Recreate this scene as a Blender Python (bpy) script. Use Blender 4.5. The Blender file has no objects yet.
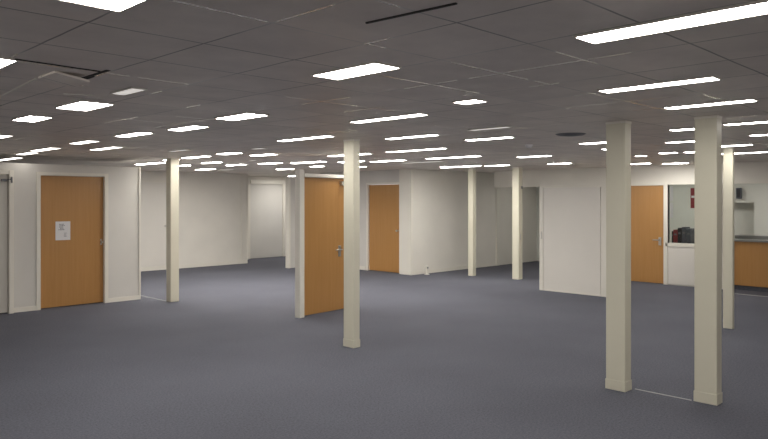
import bpy, bmesh, math, random
from mathutils import Vector, Matrix
S = bpy.context.scene
C = S.collection
random.seed(4)
# ---------------------------------------------------------------- camera (walls run along world X and Y, the camera looks at 45 degrees)
EYE, CEIL, PART = 1.72, 2.43, 2.285
cam = bpy.data.cameras.new('camera')
cam.sensor_width = 36; cam.lens = 32.34; cam.shift_y = -0.0254; cam.clip_start = 0.05; cam.clip_end = 200
camo = bpy.data.objects.new('camera', cam); C.objects.link(camo)
camo.location = (0, 0, EYE); camo.rotation_euler = (math.pi/2, 0, -math.pi/4)
S.camera = camo
w = bpy.data.worlds.new('world'); S.world = w; w.use_nodes = True
w.node_tree.nodes['Background'].inputs[0].default_value = (1, .93, .86, 1)
w.node_tree.nodes['Background'].inputs[1].default_value = 0.85
S.view_settings.view_transform = 'Standard'; S.view_settings.look = 'None'
S.view_settings.gamma = 1; S.view_settings.use_curve_mapping = False
S.view_settings.exposure = 0.3
LAMP, LAMP_FAR, LAMP_LEFT, LAMP_OFFICE = 27.0, 50.0, 5.0, 15.0      # radiance of the fluorescent diffusers, set by area to balance the brightness

# ---------------------------------------------------------------- materials
def new(name):
    m = bpy.data.materials.new(name); m.use_nodes = True
    nt = m.node_tree; return m, nt, nt.nodes['Principled BSDF']
def N(nt, t, **kw):
    n = nt.nodes.new(t)
    for k, v in kw.items():
        if hasattr(n, k): setattr(n, k, v)
        else: n.inputs[k].default_value = v
    return n
def plain(name, col, rough=.6, metal=0, bump=0, bscale=60, var=0.04, spec=.4):
    m, nt, b = new(name)
    tc = N(nt, 'ShaderNodeTexCoord')
    no = N(nt, 'ShaderNodeTexNoise', Scale=1.3, Detail=4.0)
    nt.links.new(tc.outputs['Object'], no.inputs['Vector'])
    r = N(nt, 'ShaderNodeValToRGB')
    r.color_ramp.elements[0].position = .3; r.color_ramp.elements[1].position = .7
    r.color_ramp.elements[0].color = (*[c*(1-var) for c in col], 1)
    r.color_ramp.elements[1].color = (*[min(1, c*(1+var)) for c in col], 1)
    nt.links.new(no.outputs['Fac'], r.inputs['Fac']); nt.links.new(r.outputs['Color'], b.inputs['Base Color'])
    b.inputs['Roughness'].default_value = rough; b.inputs['Metallic'].default_value = metal
    b.inputs['Specular IOR Level'].default_value = spec
    if bump:
        n2 = N(nt, 'ShaderNodeTexNoise', Scale=bscale, Detail=3.0)
        nt.links.new(tc.outputs['Object'], n2.inputs['Vector'])
        bp = N(nt, 'ShaderNodeBump', Strength=bump, Distance=.004)
        nt.links.new(n2.outputs['Fac'], bp.inputs['Height']); nt.links.new(bp.outputs['Normal'], b.inputs['Normal'])
    return m
M = {}
M['wall'] = plain('wall_paint', (.76, .73, .67), .55, bump=.12, spec=.3)
M['wall_grey'] = plain('grey_wall_paint', (.64, .62, .585), .6, bump=.1, spec=.3)
M['room'] = plain('office_wall_paint', (.68, .69, .64), .6, bump=.1, spec=.3)
M['panel'] = plain('white_laminate', (.72, .69, .64), .42, spec=.4, var=.02)
M['col'] = plain('column_paint', (.67, .64, .525), .45, bump=.08, spec=.4, var=.03)
M['trim'] = plain('trim_paint', (.76, .73, .66), .4, spec=.4, var=.02)
M['metal'] = plain('brushed_metal', (.55, .54, .52), .32, metal=1)
M['strip'] = plain('aluminium_strip', (.36, .36, .36), .45, metal=.5)
M['dark'] = plain('dark_gap', (.035, .032, .03), .8)
M['black'] = plain('black_plastic', (.02, .021, .025), .45)
M['grey'] = plain('grey_plastic', (.16, .165, .18), .5)
M['slate'] = plain('slate_plastic', (.09, .10, .12), .5)
M['red'] = plain('red_board', (.22, .03, .035), .55)
M['white'] = plain('white_card', (.72, .71, .72), .6)
M['counter'] = plain('grey_counter_laminate', (.22, .22, .21), .3)
M['lampmetal'] = plain('white_lamp_metal', (.55, .52, .48), .5)
def wood():
    m, nt, b = new('honey_wood_veneer')
    tc = N(nt, 'ShaderNodeTexCoord'); mp = N(nt, 'ShaderNodeMapping')
    mp.inputs['Scale'].default_value = (14, 14, .55)
    nt.links.new(tc.outputs['Object'], mp.inputs['Vector'])
    a = N(nt, 'ShaderNodeTexNoise', Scale=2.2, Detail=6.0, Distortion=.5)
    nt.links.new(mp.outputs['Vector'], a.inputs['Vector'])
    r = N(nt, 'ShaderNodeValToRGB')
    r.color_ramp.elements[0].position = .3; r.color_ramp.elements[0].color = (.42, .212, .066, 1)
    r.color_ramp.elements[1].position = .72; r.color_ramp.elements[1].color = (.46, .24, .083, 1)
    nt.links.new(a.outputs['Fac'], r.inputs['Fac']); nt.links.new(r.outputs['Color'], b.inputs['Base Color'])
    b.inputs['Roughness'].default_value = .3; b.inputs['Specular IOR Level'].default_value = .45
    return m
M['wood'] = wood()
def carpet():
    m, nt, b = new('blue_grey_carpet')
    tc = N(nt, 'ShaderNodeTexCoord')
    a = N(nt, 'ShaderNodeTexNoise', Scale=55.0, Detail=5.0, Roughness=.85)
    c = N(nt, 'ShaderNodeTexNoise', Scale=.8, Detail=4.0)
    nt.links.new(tc.outputs['Object'], a.inputs['Vector']); nt.links.new(tc.outputs['Object'], c.inputs['Vector'])
    r = N(nt, 'ShaderNodeValToRGB')
    r.color_ramp.elements[0].position = .34; r.color_ramp.elements[0].color = (.072, .075, .096, 1)
    r.color_ramp.elements[1].position = .66; r.color_ramp.elements[1].color = (.168, .170, .200, 1)
    nt.links.new(a.outputs['Fac'], r.inputs['Fac'])
    r2 = N(nt, 'ShaderNodeValToRGB')
    r2.color_ramp.elements[0].position = .3; r2.color_ramp.elements[0].color = (.86, .86, .86, 1)
    r2.color_ramp.elements[1].position = .7; r2.color_ramp.elements[1].color = (1, 1, 1, 1)
    nt.links.new(c.outputs['Fac'], r2.inputs['Fac'])
    mx = N(nt, 'ShaderNodeMix', data_type='RGBA', blend_type='MULTIPLY'); mx.inputs[0].default_value = 1
    nt.links.new(r.outputs['Color'], mx.inputs[6]); nt.links.new(r2.outputs['Color'], mx.inputs[7])
    nt.links.new(mx.outputs[2], b.inputs['Base Color'])
    b.inputs['Roughness'].default_value = .95; b.inputs['Specular IOR Level'].default_value = .15
    bp = N(nt, 'ShaderNodeBump', Strength=.5, Distance=.006)
    nt.links.new(a.outputs['Fac'], bp.inputs['Height']); nt.links.new(bp.outputs['Normal'], b.inputs['Normal'])
    return m
M['carpet'] = carpet()
def ceiling_mat():
    m, nt, b = new('mineral_ceiling_tiles')
    tc = N(nt, 'ShaderNodeTexCoord')
    mp = N(nt, 'ShaderNodeMapping'); mp.inputs['Location'].default_value = (-.10, -.22, 0)
    nt.links.new(tc.outputs['Object'], mp.inputs['Vector'])
    wob = N(nt, 'ShaderNodeTexNoise', Scale=.9, Detail=3.0)
    nt.links.new(mp.outputs['Vector'], wob.inputs['Vector'])
    sc = N(nt, 'ShaderNodeVectorMath', operation='MULTIPLY_ADD')
    nt.links.new(wob.outputs['Color'], sc.inputs[0]); sc.inputs[1].default_value = (.05, .05, 0)
    nt.links.new(mp.outputs['Vector'], sc.inputs[2])
    br = N(nt, 'ShaderNodeTexBrick', offset=0.0, squash=1.0)
    br.inputs['Scale'].default_value = 1.0; br.inputs['Brick Width'].default_value = .52; br.inputs['Row Height'].default_value = .52
    br.inputs['Mortar Size'].default_value = .006; br.inputs['Mortar Smooth'].default_value = .3; br.inputs['Bias'].default_value = 0
    br.inputs['Color1'].default_value = (.88, .81, .745, 1); br.inputs['Color2'].default_value = (.81, .745, .685, 1)
    nt.links.new(sc.outputs[0], br.inputs['Vector'])
    # the tile joints are dark in places and shine pale in others
    n2 = N(nt, 'ShaderNodeTexNoise', Scale=1.1, Detail=2.0); nt.links.new(tc.outputs['Object'], n2.inputs['Vector'])
    rj = N(nt, 'ShaderNodeValToRGB')
    rj.color_ramp.elements[0].position = .40; rj.color_ramp.elements[0].color = (.3, .28, .26, 1)
    rj.color_ramp.elements[1].position = .62; rj.color_ramp.elements[1].color = (.88, .85, .80, 1)
    nt.links.new(n2.outputs['Fac'], rj.inputs['Fac']); nt.links.new(rj.outputs['Color'], br.inputs['Mortar'])
    n3 = N(nt, 'ShaderNodeTexNoise', Scale=3.0, Detail=6.0, Roughness=.6); nt.links.new(tc.outputs['Object'], n3.inputs['Vector'])
    r3 = N(nt, 'ShaderNodeValToRGB')
    r3.color_ramp.elements[0].position = .3; r3.color_ramp.elements[0].color = (.84, .84, .84, 1)
    r3.color_ramp.elements[1].position = .7; r3.color_ramp.elements[1].color = (1, 1, 1, 1)
    nt.links.new(n3.outputs['Fac'], r3.inputs['Fac'])
    mx = N(nt, 'ShaderNodeMix', data_type='RGBA', blend_type='MULTIPLY'); mx.inputs[0].default_value = 1
    nt.links.new(br.outputs['Color'], mx.inputs[6]); nt.links.new(r3.outputs['Color'], mx.inputs[7])
    nt.links.new(mx.outputs[2], b.inputs['Base Color'])
    pm = N(nt, 'ShaderNodeMapRange'); pm.inputs['From Min'].default_value = .45; pm.inputs['From Max'].default_value = .6
    nt.links.new(n2.outputs['Fac'], pm.inputs['Value'])
    ml = N(nt, 'ShaderNodeMath', operation='MULTIPLY'); nt.links.new(pm.outputs['Result'], ml.inputs[0]); nt.links.new(br.outputs['Fac'], ml.inputs[1])
    rg = N(nt, 'ShaderNodeMapRange'); rg.inputs['To Min'].default_value = .5; rg.inputs['To Max'].default_value = .22
    nt.links.new(ml.outputs[0], rg.inputs['Value']); nt.links.new(rg.outputs['Result'], b.inputs['Roughness'])
    nt.links.new(ml.outputs[0], b.inputs['Metallic'])
    b.inputs['Specular IOR Level'].default_value = .35
    bp = N(nt, 'ShaderNodeBump', Strength=.5, Distance=.05)
    nt.links.new(wob.outputs['Fac'], bp.inputs['Height']); nt.links.new(bp.outputs['Normal'], b.inputs['Normal'])
    return m
M['ceiling'] = ceiling_mat()
def emis(name, col, s):
    m, nt, b = new(name)
    b.inputs['Base Color'].default_value = (.8, .8, .8, 1)
    b.inputs['Emission Color'].default_value = (*col, 1); b.inputs['Emission Strength'].default_value = s
    return m
M['lamp'] = emis('lit_diffuser', (1, .965, .90), LAMP)
M['lampfar'] = emis('far_lit_diffuser', (1, .965, .90), LAMP_FAR)
M['lampleft'] = emis('left_lit_diffuser', (1, .95, .87), LAMP_LEFT)
M['lampoffice'] = emis('office_lit_diffuser', (1, .965, .90), LAMP_OFFICE)
M['lampdim'] = emis('dim_diffuser', (1, .94, .86), .42)  # weak emission for the panels drawn dim
def glass():
    m, nt, b = new('clear_glass')
    b.inputs['Base Color'].default_value = (.93, .97, .95, 1)
    b.inputs['Roughness'].default_value = .03; b.inputs['Transmission Weight'].default_value = 1; b.inputs['IOR'].default_value = 1.1
    return m
M['glass'] = glass()

# ---------------------------------------------------------------- helpers
class MB:
    def __init__(s): s.bm = bmesh.new()
    def box(s, x0, x1, y0, y1, z0, z1, bev=0, rot=None):
        g = bmesh.ops.create_cube(s.bm, size=1)['verts']
        bmesh.ops.scale(s.bm, vec=(abs(x1-x0), abs(y1-y0), abs(z1-z0)), verts=g)
        if bev:
            r = bmesh.ops.bevel(s.bm, geom=list({e for v in g for e in v.link_edges}), offset=bev, segments=2, affect='EDGES', profile=.5)
            g = list({v for f in r['faces'] for v in f.verts} | {v for v in g if v.is_valid})
        c = Vector(((x0+x1)/2, (y0+y1)/2, (z0+z1)/2))
        if rot: bmesh.ops.rotate(s.bm, cent=(0, 0, 0), matrix=rot, verts=g)
        bmesh.ops.translate(s.bm, vec=c, verts=g)
        return s
    def cyl(s, p0, p1, r, r2=None, seg=20):
        p0, p1 = Vector(p0), Vector(p1); d = p1-p0
        g = bmesh.ops.create_cone(s.bm, cap_ends=True, segments=seg, radius1=r, radius2=r if r2 is None else r2, depth=d.length)['verts']
        bmesh.ops.rotate(s.bm, cent=(0, 0, 0), matrix=Vector((0, 0, 1)).rotation_difference(d).to_matrix(), verts=g)
        bmesh.ops.translate(s.bm, vec=(p0+p1)/2, verts=g)
        return s
    def prism(s, prof, axis_pts):
        a = [s.bm.verts.new(Vector(axis_pts[0])+Vector(p)) for p in prof]
        b = [s.bm.verts.new(Vector(axis_pts[1])+Vector(p)) for p in prof]
        s.bm.faces.new(a); s.bm.faces.new(b[::-1])
        for i in range(len(a)):
            j = (i+1) % len(a); s.bm.faces.new((a[i], b[i], b[j], a[j]))
        bmesh.ops.recalc_face_normals(s.bm, faces=s.bm.faces[:])
        return s
    def build(s, name, mat, parent=None, loc=None):
        me = bpy.data.meshes.new(name); s.bm.to_mesh(me); s.bm.free()
        me.materials.append(mat); o = bpy.data.objects.new(name, me); C.objects.link(o)
        if parent is not None: o.parent = parent
        if loc is not None: o.location = loc
        return o
def tag(o, label, cat, group=None, kind=None):
    o['label'] = label; o['category'] = cat
    if group: o['group'] = group
    if kind: o['kind'] = kind
    return o
def empty(name, loc=(0, 0, 0), rz=0):
    o = bpy.data.objects.new(name, None); C.objects.link(o); o.location = loc; o.rotation_euler = (0, 0, rz)
    o.empty_display_size = .1; return o
def struct(name, mb, mat, label=None, cat='wall'):
    o = mb.build(name, mat); o['kind'] = 'structure'
    if label: o['label'] = label; o['category'] = cat
    return o
def copy_tree(o):
    r = o.copy(); C.objects.link(r)
    for ch in o.children:
        c = ch.copy(); C.objects.link(c); c.parent = r
    return r

# ---------------------------------------------------------------- the room
struct('floor', MB().box(-7, 20, -7, 20, -.1, 0), M['carpet'], 'blue-grey speckled office carpet over the whole floor', 'floor')
struct('ceiling', MB().box(-7, 20, -7, 20, CEIL, CEIL+.1), M['ceiling'], 'low grey ceiling of sagging mineral tiles with recessed lights', 'ceiling')
struct('wall_back', MB().box(-7, 20, -5, -4.9, 0, .3).box(-7, -5, -5, -4.9, .3, CEIL), M['wall'], 'low wall behind the photographer, left open above to let in added fill light', 'wall')  # both rear walls are left open so unseen fill light comes in
struct('wall_side', MB().box(-5, -4.9, -4.9, 20, 0, .3).box(-5, -4.9, 8, 20, .3, CEIL), M['wall'], 'side wall behind the photographer, partly left open to let in added fill light', 'wall')
# left partition (stops short of the ceiling), two doorways
lw = MB()
lw.box(-4.9, 2.45, 11.45, 11.57, 0, PART)
lw.box(3.38, 3.83, 11.45, 11.57, 0, PART)
lw.box(2.45, 3.38, 11.45, 11.57, 2.12, PART)
lw.box(3.83, 4.87, 11.45, 11.57, 2.115, PART)
lw.box(4.87, 5.46, 11.45, 11.57, 0, PART)
lw.box(5.34, 5.46, 11.57, 12.6, 0, PART)
struct('wall_left', lw, M['wall_grey'], 'partition wall with the notice-bearing wood door, a gap above it', 'wall')
struct('trim_1', MB().box(5.445, 5.475, 11.435, 11.585, 0, PART+.01), M['trim'], 'pale edge trim on the end of the partition beside the thin column', 'trim')
struct('baseboard_left', MB().box(3.45, 3.775, 11.435, 11.45, 0, .07).box(4.905, 5.445, 11.435, 11.45, 0, .07), M['trim'], 'low skirting of the partition with the notice-bearing door', 'baseboard')
# far left wall
fl = MB()
fl.box(-4.9, 10.65, 15.9, 16.0, 0, CEIL)
fl.box(10.55, 10.65, 16.0, 17.1, 0, CEIL)
struct('wall_far_left', fl, M['wall'], 'long pale wall behind the thin column, past the partition', 'wall')
struct('baseboard_far_left', MB().box(5.5, 10.64, 15.885, 15.9, 0, .10), M['trim'], 'skirting along the long pale wall', 'baseboard')
struct('trim_2', MB().box(10.44, 10.465, 15.885, 15.9, .1, 2.36).box(10.625, 10.665, 15.88, 15.9, .1, 2.36), M['trim'], 'vertical joint strips at the end of the long pale wall', 'trim')
struct('trim_3', MB().box(6.2, 8.6, 15.885, 15.9, 2.16, 2.20), M['trim'], 'horizontal strip above the pale door beyond the thin column', 'trim')
fw = MB(); fw.box(10.65, 16.0, 17.1, 17.2, 0, CEIL)
struct('wall_far', fw, M['wall'], 'farthest wall, set back, with a wide flush door', 'wall')
# middle block
mw = MB()
mw.box(10.62, 11.72, 14.02, 14.12, 0, PART)
struct('wall_screen', mw, M['wall_grey'], 'grey partition screen seen left of the open wood door', 'wall')
struct('trim_4', MB().box(10.60, 10.65, 13.99, 14.13, 0, PART+.02), M['trim'], 'cream post at the free end of the grey screen', 'trim')
mw = MB()
mw.box(11.65, 11.75, 12.22, 14.02, 0, CEIL)
mw.box(11.65, 11.75, 11.10, 12.22, 2.10, CEIL)
struct('wall_middle', mw, M['wall_grey'], 'grey wall holding the distant wood door', 'wall')
struct('baseboard_middle', MB().box(11.635, 11.65, 12.28, 14.0, 0, .09), M['trim'], 'skirting left of the distant wood door', 'baseboard')
cw = MB()
cw.box(11.60, 11.76, 10.72, 11.10, 0, CEIL)
cw.box(11.76, 16.9, 10.72, 10.82, 0, CEIL)
struct('wall_centre', cw, M['wall'], 'bright cream wall in the middle with the small floor outlet', 'wall')
struct('trim_5', MB().box(11.575, 11.60, 10.70, 11.08, 0, CEIL, .008).box(11.575, 11.66, 10.70, 10.72, 0, CEIL, .006), M['trim'], 'smooth white corner casing beside the distant wood door', 'trim')
struct('baseboard_centre', MB().box(11.66, 14.86, 10.705, 10.72, 0, .09), M['trim'], 'skirting along the bright middle wall', 'baseboard')
struct('trim_6', MB().box(14.86, 14.98, 10.69, 10.72, 0, 2.05), M['trim'], 'upright casing where the side room begins, past the middle wall', 'trim')
# right wall, plane x = 14
rw = MB()
rw.box(14.0, 14.12, -4.9, 10.14, 2.03, CEIL)          # header
rw.box(14.0, 14.12, 6.95, 7.7, 0, 2.03)
rw.box(14.0, 14.12, 4.72, 5.88, 0, .83)               # low wall below the reception window
rw.box(14.0, 14.12, 4.72, 4.80, .83, 2.03)
struct('wall_right', rw, M['wall'], 'long pale wall and header above the doors and service counter', 'wall')
struct('trim_7', MB().box(13.985, 14.0, -4.9, 10.14, 2.03, 2.055), M['trim'], 'thin rail along the lower edge of the long header', 'trim')
struct('wall_side_room', MB().box(16.8, 16.9, 5.0, 10.72, 0, CEIL).box(14.12, 16.8, 7.6, 7.7, 0, CEIL), M['room'], 'dim wall inside the side room behind the sliding panel', 'wall')
rr = MB()
rr.box(16.5, 16.6, 5.9, 7.6, 0, CEIL); rr.box(16.5, 16.6, -4.9, 4.98, 0, CEIL); rr.box(16.5, 16.6, 4.98, 5.9, 1.66, CEIL)
rr.box(18.6, 18.7, 4.88, 6.0, 0, CEIL); rr.box(16.6, 18.6, 4.88, 4.98, 0, 1.76); rr.box(16.6, 18.6, 5.9, 6.0, 0, 1.76); rr.box(16.6, 18.6, 4.98, 5.9, 1.66, 1.76)
struct('wall_office', rr, M['room'], 'wall of the office behind the service counter, with a dim opening', 'wall')

# ---------------------------------------------------------------- doors
def handle(parent, p, n, along, mat='metal', plate=True):
    """lever handle at p, n = outward unit normal, along = unit direction of the lever"""
    p, n, a = Vector(p), Vector(n), Vector(along)
    mb = MB()
    if plate:
        h = .5*(abs(a.x)*.055+abs(n.x)*.01), .5*(abs(a.y)*.055+abs(n.y)*.01)
        c = p+n*.005
        mb.box(c.x-h[0], c.x+h[0], c.y-h[1], c.y+h[1], c.z-.11, c.z+.06, .002)
    mb.cyl(p+n*.005, p+n*.06, .011)
    mb.cyl(p+n*.055-a*.005, p+n*.055+a*.13, .011, .009)
    mb.build('handle', M[mat], parent)
# door 1: wood door with a notice, in the left partition
d = empty('door_1', (3.825, 11.5, 0)); tag(d, 'closed wood veneer door with a white notice on it', 'door', kind='structure')
MB().box(.012, 1.02, .0, .045, .012, 2.105, .002).build('door_leaf', M['wood'], d)
MB().box(-.05, .01, -.07, .0, 0, 2.16).box(1.02, 1.08, -.07, .0, 0, 2.16).box(.01, 1.02, -.07, .0, 2.11, 2.16).build('door_frame', M['trim'], d)
mb = MB(); mb.cyl((.985, 0, 1.02), (.985, -.035, 1.02), .014).cyl((.985, -.03, 1.02), (.985, -.055, 1.02), .02, .017); mb.box(.972, .998, -.004, 0, .97, 1.07)
mb.build('door_knob', M['metal'], d)
n = empty('notice', (4.195, 11.5, 1.225)); tag(n, 'white printed paper notice taped to the wood door', 'notice')
MB().box(-.115, .115, -.004, -.001, -.15, .15).build('sheet', M['white'], n)
mb = MB(); m2 = MB()
for i, (a, b2) in enumerate([(-.06, .01), (-.055, .015), (-.06, .0), (-.045, .01), (-.07, .012)]):
    z = .105-i*.022
    x = a
    while x < b2:
        ww = random.uniform(.012, .022); mb.box(x, min(x+ww, b2+.01), -.0052, -.004, z-.005, z+.005); x += ww+.005
for i in range(4): m2.box(.015, .015+random.uniform(.03, .05), -.0052, -.004, -.04-i*.018, -.035-i*.018)
mb.build('heading_text', M['slate'], n); m2.build('signature_text', M['slate'], n)
# door 2: cream door at the frame's left edge
d = empty('door_2', (2.45, 11.46, 0)); tag(d, 'cream door cut by the picture edge, left of the wood door with the notice', 'door', kind='structure')
MB().box(.012, .918, .0, .045, .012, 2.105, .002).build('door_leaf', M['panel'], d)
MB().box(-.06, .01, -.07, 0, 0, 2.17).box(.92, .985, -.08, 0, 0, 2.17).box(.01, .92, -.07, 0, 2.11, 2.17).build('door_frame', M['trim'], d)
MB().box(.82, .90, -.05, -.02, 2.0, 2.04, .005).cyl((.9, -.06, 2.03), (.95, -.09, 2.03), .008).box(.94, .96, -.10, -.08, 1.98, 2.07, .004).build('door_closer', M['grey'], d)
# door 3: the open-plan wood door in its free-standing frame
d = empty('door_3', (6.27, 8.0, 0), math.radians(6)); tag(d, 'tall wood door in a freestanding cream frame between two columns', 'door', kind='structure')
MB().box(.055, 1.10, .02, .065, .012, 2.055, .002).build('door_leaf', M['wood'], d)
MB().box(-.04, .055, -.03, .07, 0, 2.165, .003).box(1.105, 1.19, -.05, .09, 0, 2.165, .003).box(.05, 1.105, -.04, .08, 2.06, 2.11, .002).build('door_frame', M['trim'], d)
handle(d, (.86, .02, .95), (0, -1, 0), (-1, 0, 0))
for z in (.32, .98, 1.75):
    MB().cyl((.055, .008, z-.045), (.055, .008, z+.045), .009).build('hinge', M['metal'], d)
MB().box(.86, 1.02, -.03, .02, 1.95, 2.01, .004).cyl((.90, -.02, 1.97), (.86, -.10, 1.98), .010).box(.84, .88, -.12, -.08, 1.94, 2.0, .005).build('door_closer', M['metal'], d)
# door 4: distant wood door in the middle wall (faces -x)
d = empty('door_4', (11.65, 11.10, 0)); tag(d, 'distant closed wood door left of the bright middle wall', 'door', kind='structure')
MB().box(.03, .07, .03, 1.09, .012, 2.085, .002).build('door_leaf', M['wood'], d)
MB().box(-.02, .03, 1.09, 1.15, 0, 2.14).box(-.02, .03, -.02, .03, 0, 2.14).box(-.02, .03, .03, 1.09, 2.09, 2.14).build('door_frame', M['trim'], d)
MB().cyl((.03, .10, 1.0), (-.035, .10, 1.0), .012).cyl((-.03, .10, 1.0), (-.05, .10, 1.0), .026, .022).build('door_knob', M['metal'], d)
# door 5: wood door in the right wall (faces -x)
d = empty('door_5', (14.0, 5.88, 0)); tag(d, 'wood door beside the office window, between the thick columns', 'door', kind='structure')
MB().box(.0, .045, .04, .98, .012, 2.02, .002).build('door_leaf', M['wood'], d)
MB().box(-.03, .05, -.05, .035, 0, 2.06).box(-.03, .05, .985, 1.05, 0, 2.06).box(-.03, .05, .035, .985, 2.02, 2.03).build('door_frame', M['trim'], d)
handle(d, (0, .12, .90), (-1, 0, 0), (0, 1, 0))
# door 6: pale door in the long far-left wall
d = empty('door_6', (6.55, 15.9, 0)); tag(d, 'pale flush door seen between the partition and the thin column', 'door', kind='structure')
MB().box(.0, 1.76, -.012, 0, .105, 2.14, .002).build('door_leaf', M['panel'], d)
MB().cyl((1.68, -.012, 1.08), (1.68, -.05, 1.08), .012).cyl((1.68, -.045, 1.08), (1.68, -.07, 1.08), .028, .024).build('door_knob', M['metal'], d)
# door 7: wide flush door in the farthest wall
d = empty('door_7', (11.42, 17.1, 0)); tag(d, 'wide off-white flush door in the farthest wall', 'door', kind='structure')
MB().box(.09, 1.28, -.012, 0, .012, 2.19, .002).build('door_leaf', M['wall_grey'], d)
MB().box(.0, .09, -.06, 0, 0, 2.30).box(1.28, 1.37, -.06, 0, 0, 2.30).box(.09, 1.28, -.09, 0, 2.20, 2.30).build('door_frame', M['trim'], d)

# window of the office, in the right wall
wn = empty('window_1', (14.0, 4.80, .83)); tag(wn, 'office window above the white low wall, right of the wood door', 'window', kind='structure')
MB().box(-.03, .10, 0, 1.08, -.05, .02, .003).box(-.02, .08, 1.03, 1.08, .02, 1.20).box(-.02, .08, 0, .04, .02, 1.20).build('window_frame', M['trim'], wn)
MB().box(.04, .046, .04, 1.03, .02, 1.2).build('window_pane', M['glass'], wn)
lp = struct('trim_8', MB().box(13.985, 14.0, 4.80, 5.86, .02, .78, .003), M['panel'], 'white panel below the office window', 'trim')

# ---------------------------------------------------------------- the sliding panel standing in front of the side room
p = empty('sliding_panel', (11.43, 5.50, 0)); tag(p, 'wide white partition panel standing left of the first thick column', 'partition panel')
MB().box(0, .045, .475, 1.64, .02, 1.95, .003).build('panel_board', M['panel'], p)
MB().box(-.015, .06, 1.64, 1.72, 0, 1.99, .004).box(-.010, .055, 0, .46, 0, 1.97, .004).box(-.012, .058, .33, 1.64, 1.95, 1.99, .003).box(-.005, .05, .33, 1.64, 0, .03, .003).build('panel_frame', M['trim'], p)
MB().box(-.022, -.014, 1.655, 1.685, .98, 1.12, .003).box(-.03, -.02, 1.662, 1.678, 1.02, 1.08).build('flush_pull', M['metal'], p)
MB().box(-.03, -.013, .285, .32, 1.885, 1.965, .003).build('hinge', M['metal'], p)
MB().box(-.03, -.013, .22, .25, 1.885, 1.965, .003).build('hinge', M['metal'], p)

# ---------------------------------------------------------------- columns
def column(x, y, sx, sy, label, skirt=True, reach=CEIL):
    c = empty('column', (x, y, 0)); tag(c, label, 'column', 'cream columns in the open office', 'thing')
    MB().box(0, sx, 0, sy, 0, reach, .008).build('shaft', M['col'], c)
    if skirt: MB().box(-.004, sx+.004, -.004, sy+.004, 0, .09, .003).build('skirting', M['col'], c)
    MB().box(-.003, sx+.003, -.003, sy+.003, reach-.02, reach, .002).build('top_collar', M['trim'], c)
    return c
column(5.89, 2.84, .125, .185, 'thick cream column nearest the white partition panel')
column(6.048, 2.112, .12, .185, 'thick cream column in front of the office window, closest to the camera')
column(5.41, 5.91, .10, .175, 'cream column in the middle of the room, in front of the open wood door')
column(5.67, 10.745, .155, .16, 'thin cream column beside the end of the notice door partition', skirt=False)
column(12.44, 9.60, .12, .14, 'distant cream column against the right end of the bright middle wall', skirt=False)
column(9.77, 3.21, .07, .125, 'slim cream column in front of the service counter', skirt=False)
c = column(12.58, 8.47, .15, .17, 'distant slim cream post with a latch plate, left of the white partition panel', skirt=False)
MB().box(.05, .08, -.008, 0, .86, .98, .002).build('latch_plate', M['metal'], c)
MB().box(.09, .13, -.014, 0, 1.96, 2.02, .003).build('catch', M['grey'], c)

# floor strips
def strip(x0, y0, x1, y1, wd, label):
    a, b = Vector((x0, y0, 0)), Vector((x1, y1, 0)); L = (b-a).length
    o = MB().prism([(-wd/2, 0, 0), (wd/2, 0, 0), (wd*.3, 0, .005), (-wd*.3, 0, .005)], [(0, 0, 0), (0, L, 0)]).build('floor_strip', M['strip'])
    o.location = a; o.rotation_euler = (0, 0, math.atan2(b.y-a.y, b.x-a.x)-math.pi/2)
    tag(o, label, 'floor strip', 'metal carpet strips')
strip(6.05, 2.32, 6.05, 2.82, .014, 'thin bright metal strip in the carpet joining the two thick columns')
strip(5.68, 10.88, 5.68, 12.1, .03, 'pale carpet strip from the partition end to the thin column')
strip(13.5, 4.48, 13.42, 2.2, .03, 'pale carpet strip in front of the service counter')

# ---------------------------------------------------------------- small floor outlet by the bright wall
o = empty('floor_outlet', (11.95, 10.55, 0)); tag(o, 'small white outlet post at the foot of the bright middle wall', 'outlet')
MB().cyl((0, 0, 0), (0, 0, .02), .06, .055).cyl((0, 0, .02), (0, 0, .12), .016).build('post', M['trim'], o)
MB().box(-.03, .03, -.025, .025, .12, .20, .008).build('housing', M['trim'], o)
MB().box(-.02, .02, -.03, -.024, .14, .18, .002).build('socket', M['grey'], o)

# ---------------------------------------------------------------- service counter
ct = empty('service_counter', (14.12, 4.70, 0)); tag(ct, 'wood-fronted service counter with a grey top at the right picture edge', 'counter')
MB().box(0, .06, -5.5, 0, .09, .93, .003).build('front_panel', M['wood'], ct)
MB().box(.05, .60, -5.5, 0, 0, .09).build('plinth', M['carpet'], ct)
MB().box(-.05, .70, -5.55, .0, .93, .965, .004).build('counter_top', M['counter'], ct)
MB().box(.30, .60, -5.5, 0, .965, 1.03, .004).build('raised_ledge', M['counter'], ct)
kb = empty('keyboard', (14.62, 3.7, 1.03)); tag(kb, 'dark flat keyboard lying on the counter ledge', 'keyboard')
MB().box(-.06, .06, -.35, .30, 0, .02, .004).build('housing', M['black'], kb)
mb = MB()
for i in range(4):
    for j in range(20): mb.box(-.05+i*.026, -.03+i*.026, -.32+j*.03, -.298+j*.03, .02, .027)
mb.build('keys', M['slate'], kb)
sp = empty('wall_speaker', (16.46, 5.30, 1.86)); tag(sp, 'small dark box speaker mounted high on the office wall', 'speaker')
sp.location = (16.5, 5.27, 1.75)
MB().box(-.10, -.01, -.05, .05, 0, .24, .01).build('cabinet', M['slate'], sp)
MB().box(-.108, -.099, -.035, .035, .03, .21, .003).build('grille', M['black'], sp)
MB().box(-.02, 0, -.03, .03, .1, .2).build('bracket', M['metal'], sp)

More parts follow.
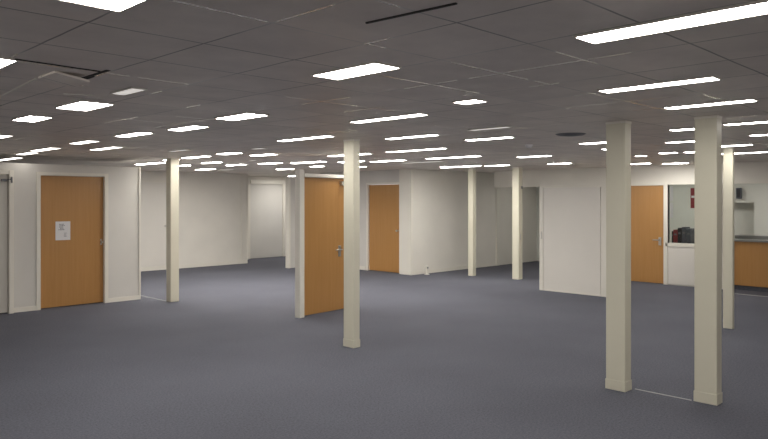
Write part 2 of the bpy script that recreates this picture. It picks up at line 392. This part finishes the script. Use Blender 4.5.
# things seen through the office window
ds = empty('office_desk', (14.14, 4.82, 0)); tag(ds, 'narrow desk behind the office window', 'desk')
MB().box(0, .55, 0, 1.1, .79, .83, .004).build('desk_top', M['counter'], ds)
for q in ((.03, .03), (.48, .03), (.03, 1.03), (.48, 1.03)): MB().box(q[0], q[0]+.04, q[1], q[1]+.04, 0, .79).build('leg', M['metal'], ds)
def binder(y, wd, h, mat, label):
    b = empty('ring_binder', (14.22, y, .83)); tag(b, label, 'binder', 'binders behind the office window')
    MB().box(0, .22, 0, wd, 0, h, .004).build('cover', M[mat], b)
    MB().box(-.003, 0, wd*.2, wd*.8, h*.6, h*.72).build('spine_label', M['grey'], b)
binder(5.735, .085, .28, 'red', 'dark red binder standing in the window beside the wood door')
binder(5.82, .03, .25, 'black', 'narrow black binder between the red one and the window frame')
binder(5.655, .075, .32, 'black', 'black binder standing right of the dark red one')
binder(5.565, .08, .34, 'slate', 'slate binder, tallest of the row in the window')
binder(5.475, .08, .31, 'slate', 'slate binder just right of the tallest one')
binder(5.38, .085, .30, 'grey', 'grey binder at the right end of the row')
t = empty('desk_phone', (14.22, 5.12, .83)); tag(t, 'dark grey desk telephone right of the binders', 'telephone')
MB().prism([(0, 0, 0), (.2, 0, 0), (.2, 0, .16), (.12, 0, .2), (0, 0, .05)], [(0, 0, 0), (0, .2, 0)]).build('base', M['slate'], t)
MB().box(.05, .13, .01, .055, .12, .24, .01).build('handset', M['black'], t)
b = empty('wall_poster', (16.49, 6.24, 1.53)); tag(b, 'narrow red poster on the office wall behind the window', 'poster')
MB().box(-.01, 0, -.08, .10, 0, .47).build('sheet', M['red'], b)
MB().box(-.013, -.01, -.06, .08, .24, .29).build('white_band', M['white'], b)
pn = empty('notice_board', (16.49, 6.75, 1.3)); tag(pn, 'pale paper sheet pinned to the office wall behind the window', 'notice')
MB().box(-.01, 0, 0, .22, 0, .35).box(-.01, 0, 0, .22, .40, .75).build('sheet', M['white'], pn)

# ---------------------------------------------------------------- ceiling fixtures
def lens(a, b):
    mb = MB(); k = .025 if min(a, b) > .05 else .012
    lo = [(-a, -b, -.008), (a, -b, -.008), (a, b, -.008), (-a, b, -.008)]
    hi = [(-a+k, -b+k, -.013), (a-k, -b+k, -.013), (a-k, b-k, -.013), (-a+k, b-k, -.013)]
    v = [mb.bm.verts.new(p) for p in lo+hi]
    for i in range(4): mb.bm.faces.new((v[i], v[(i+1) % 4], v[4+(i+1) % 4], v[4+i]))
    mb.bm.faces.new(v[4:]); mb.bm.faces.new(v[:4][::-1])
    bmesh.ops.recalc_face_normals(mb.bm, faces=mb.bm.faces[:]); return mb
def light(x, y, su, sv, label, mat='lamp', group=None):
    t = empty('ceiling_light', (x, y, CEIL)); tag(t, label, 'ceiling light', group or 'recessed fluorescent ceiling lights')
    q = .92 if x+y < 7.5 else .72
    a, b, k = su/2*q, sv/2, .008
    MB().box(-a-k, -a, -b-k, b+k, -.010, 0).box(a, a+k, -b-k, b+k, -.010, 0).box(-a, a, -b-k, -b, -.010, 0).box(-a, a, b, b+k, -.010, 0).build('frame', M['lampmetal'], t)
    lens(a, b).build('diffuser', M[mat], t)
    return t
LIGHTS = [
    (15.4, 9.2, .3, .7, 0, 'unseen light panel added to brighten the side room behind the partition panel'),  # out of view, added to brighten the side room
    (12.4, 15.9, .3, .8, 0, 'faint low panel just above the wide flush door of the farthest wall'),
    (15.3, 3.5, .5, 1.4, 0, 'unseen light panel added to brighten the office behind the service counter'),  # this panel and the next are out of view, added to brighten the office
    (15.2, 6.3, .5, .8, 0, 'unseen light panel added to brighten the office behind the window'),
    (0.98, 2.2, 0.3, 0.62, 0, 'square light panel cut by the top edge, upper left corner of the ceiling'),
    (1.08, 4.02, 0.15, 0.5, 0, 'light panel cut by the left edge, just above the loose tile'),
    (1.99, 4.33, 0.1, 0.3, 1, 'faint unlit-looking panel between the loose tile and the square panels'),
    (2.065, 5.24, 0.25, 0.49, 0, 'bright diamond-shaped panel below the loose ceiling tile'),
    (2.56, 2.785, 0.2, 0.5, 0, 'large isolated light panel in the upper middle of the ceiling'),
    (2.77, 1.07, 0.18, 0.9, 0, 'longest, closest light strip, cut by the upper right edge'),
    (4.17, 1.81, 0.13, 0.7, 0, 'long strip directly below the longest closest one'),
    (5.28, 1.9, 0.12, 0.62, 0, 'strip just above the column in front of the office window'),
    (4.23, 4.19, 0.15, 0.84, 0, 'long strip above and right of the middle column, below the isolated panel'),
    (3.27, 4.98, 0.27, 0.5, 0, 'broad panel above the gap between thin column and middle column'),
    (3.93, 3.06, 0.15, 0.19, 0, 'short glowing spot-like panel right of the upper middle'),
    (2.404, 8.421, 0.2, 0.39, 0, 'panel cut by the left edge, level with the bright panel row above the notice door'),
    (2.069, 6.38, 0.25, 0.43, 0, 'wide diamond panel left of and below the brightest diamond-shaped one'),
    (3.364, 8.54, 0.2, 0.59, 0, 'small panel above the middle of the notice door'),
    (3.455, 10.13, 0.2, 0.81, 0, 'flat panel above the left frame of the notice door'),
    (3.975, 9.348, 0.2, 0.78, 0, 'flat panel above the right frame of the notice door'),
    (3.568, 11.212, .2, .6, 0, 'dimmer thin panel above the cream door at the left edge'),
    (3.82, 12.996, 0.2, 1.2, 0, 'lowest panel at the left edge, right over the partition top'),
    (3.343, 7.154, 0.2, 0.6, 0, 'panel above and left of the thin column, second row over it'),
    (3.422, 6.147, 0.22, 0.52, 0, 'wide panel above the thin column, highest there'),
    (4.87, 8.987, 0.12, 0.46, 1, 'dim narrow panel directly above the top of the thin column'),
    (6.221, 12.606, 0.2, 1.0, 0, 'thin strip over the free end of the notice door partition'),
    (7.42, 14.436, 0.1, 0.23, 1, 'tiny dim strip touching the left side of the thin column'),
    (8.508, 17.44, 0.15, 0.32, 1, 'tiny dim strip just above the pale flush door'),
    (5.914, 11.185, 0.2, 0.38, 0, 'strip crossing behind the very top of the thin column'),
    (5.82, 10.18, 0.2, 0.73, 0, 'thin strip starting right of the top of the thin column'),
    (7.047, 12.861, 0.2, 0.49, 0, 'short strip emerging right of the thin column, middle of three there'),
    (9.142, 16.71, 0.15, 0.79, 1, 'lowest dim strip right of the thin column, on top of the long wall'),
    (5.717, 9.023, 0.25, 0.47, 0, 'bright strip above the far end of the long wall, highest of its cluster'),
    (6.891, 11.486, 0.2, 0.55, 0, 'short strip above the middle of the long pale wall'),
    (7.687, 11.885, 0.2, 0.56, 0, 'slightly tilted short strip left of the strips over the farthest wall'),
    (8.284, 14.065, 0.25, 0.67, 0, 'low bright strip just above the long pale wall'),
    (8.773, 13.942, 0.2, 0.45, 1, 'faint low strip above the end of the long pale wall'),
    (5.45, 7.873, 0.15, 0.23, 1, 'small soft-glowing panel above the farthest wall'),
    (6.27, 8.923, 0.25, 0.52, 0, 'strip above the farthest wall, under the small soft-glowing panel'),
    (7.016, 10.304, 0.15, 0.15, 1, 'tiny faint panel above the farthest wall'),
    (7.822, 10.903, 0.25, 0.59, 0, 'strip above the wide flush door of the farthest wall'),
    (8.112, 10.12, 0.22, 0.91, 0, 'long bright strip above the open wood door frame post'),
    (9.48, 12.655, 0.25, 0.49, 0, 'low short strip left of the open wood door frame post'),
    (4.944, 6.231, 0.16, 0.91, 0, 'long strip left of the top of the middle column'),
    (9.199, 11.178, 0.2, 0.35, 0, 'short low strip directly above the open wood door'),
    (7.227, 8.0, 0.2, 0.89, 0, 'strip passing behind the top of the middle column'),
    (8.501, 9.355, 0.2, 0.6, 0, 'second strip passing behind the middle column, lower than the first'),
    (8.837, 8.748, 0.2, 0.79, 0, 'strip above the distant closed wood door'),
    (9.952, 10.607, 0.2, 0.15, 0, 'tiny low strip touching the right side of the middle column'),
    (5.651, 5.225, 0.13, 0.73, 0, 'long strip right of the middle column, second below the isolated panel'),
    (7.211, 6.591, 0.15, 1.09, 0, 'long strip above the bright middle wall, highest over it'),
    (9.568, 8.569, 0.2, 0.97, 1, 'dim strip just above the corner of the bright middle wall'),
    (8.856, 7.256, 0.2, 1.09, 0, 'long strip above the centre of the bright middle wall'),
    (11.411, 9.147, 0.2, 1.02, 0, 'lowest strip touching the top of the bright middle wall'),
    (11.585, 8.324, 0.2, 0.55, 0, 'low strip between the distant column and the latch plate post'),
    (6.454, 4.756, 0.17, 0.62, 0, 'bright strip above the distant column'),
    (5.532, 4.064, 0.1, 0.45, 1, 'thin weak strip above the bright strip over the distant column'),
    (9.585, 6.161, 0.2, 0.58, 0, 'strip above the post with the latch plate'),
    (11.808, 7.019, 0.2, 0.47, 0, 'low strip above the white partition panel'),
    (7.856, 4.13, 0.2, 0.46, 0, 'strip running behind the left side of the first thick column'),
    (8.937, 4.542, 0.2, 0.16, 0, 'short strip end showing left of the first thick column, the lower one'),
    (10.684, 4.885, 0.2, 0.15, 0, 'tiny strip between the thick columns, nearest the first of them'),
    (12.941, 5.937, 0.2, 0.39, 0, 'low strip above the wood door between the thick columns'),
    (13.318, 5.407, 0.18, 0.48, 0, 'low strip above the office window, left of the second thick column'),
    (10.295, 4.291, 0.2, 0.25, 0, 'short strip above the office door frame between the thick columns'),
    (10.357, 3.957, 0.2, 0.22, 0, 'short strip ending behind the second thick column'),
    (8.447, 3.257, 0.16, 0.55, 0, 'middle strip left of the second thick column top'),
    (6.978, 2.671, 0.18, 0.4, 0, 'upper strip left of the second thick column top'),
    (6.808, 2.018, 0.13, 0.57, 0, 'upper strip right of the second thick column, cut by the right edge'),
    (8.154, 2.265, 0.16, 0.46, 0, 'strip cut by the right edge, second row down beside the second thick column'),
    (9.493, 3.104, 0.17, 0.43, 0, 'whole short strip right of the second thick column'),
    (11.099, 3.426, 0.14, 0.96, 0, 'lowest strip right of the second thick column, above the counter'),
]
for x, y, su, sv, dim, label in LIGHTS: light(x, y, su, sv, label, 'lampdim' if dim else 'lampoffice' if x > 14.1 else 'lampleft' if (x < 5 and y > 7.5) else 'lampfar' if x+y > 17 else 'lamp')

# displaced tile; its open gap is a strip with the shade put into its colour
t = empty('loose_ceiling_tile', (1.60, 3.97, CEIL)); tag(t, 'loose ceiling tile hanging down beside a dark slot', 'ceiling tile')
MB().prism([(-.012, 0, 0), (.012, 0, 0), (.012, 0, -.003), (-.012, 0, -.003)], [(0, -.24, 0), (0, 0, 0)]).prism([(-.012, 0, 0), (.03, 0, 0), (.03, 0, -.003), (-.012, 0, -.003)], [(0, 0, 0), (0, .23, 0)]).build('gap', M['dark'], t)
MB().prism([(-.20, 0, 0), (-.012, 0, -.03), (-.012, 0, -.042), (-.20, 0, -.012)], [(0, -.02, 0), (0, .24, 0)]).build('tile_board', M['ceiling'], t)
def bar(name, x0, y0, x1, y1, wd, mat, label, cat):
    a, b = Vector((x0, y0, 0)), Vector((x1, y1, 0)); L = (b-a).length
    o = MB().prism([(-wd/2, 0, 0), (wd/2, 0, 0), (wd*.35, 0, -.006), (-wd*.35, 0, -.006)], [(0, 0, 0), (0, L, 0)]).build(name, M[mat])
    o.location = (a.x, a.y, CEIL); o.rotation_euler = (0, 0, math.atan2(b.y-a.y, b.x-a.x)-math.pi/2)
    return tag(o, label, cat)
bar('ceiling_rail', 1.90, 2.0, 1.94, 1.57, .012, 'dark', 'dark bare grid rail in the ceiling near the top centre', 'ceiling rail')
bar('ceiling_rail', 1.14, 3.76, 1.58, 3.79, .008, 'dark', 'dark bare grid rail leading to the loose ceiling tile', 'ceiling rail')
bar('ceiling_rail', 1.41, 4.28, 1.48, 5.18, .012, 'trim', 'pale bent grid rail running from the loose tile to the left edge', 'ceiling rail')
bar('ceiling_rail', 1.74, 4.76, 1.91, 4.69, .016, 'trim', 'short pale grid rail just above the brightest diamond-shaped panel', 'ceiling rail')
v = empty('ceiling_vent', (6.67, 3.83, CEIL)); tag(v, 'round grey vent in the ceiling above the white partition panel', 'vent')
MB().cyl((0, 0, -.012), (0, 0, 0), .14, .16, 28).build('rim', M['grey'], v)
mb = MB()
for q in (.04, .075, .11): mb.cyl((0, 0, -.016-.004*(q < .08)), (0, 0, -.012), q, q+.008, 24)
mb.build('cone_ring', M['slate'], v)
v = empty('smoke_detector', (7.57, 4.94, CEIL)); tag(v, 'tiny white smoke detector on the ceiling right of the middle', 'detector')
MB().cyl((0, 0, -.012), (0, 0, 0), .05).build('base', M['white'], v)
MB().cyl((0, 0, -.04), (0, 0, -.012), .03, .045).build('sensor_head', M['white'], v)
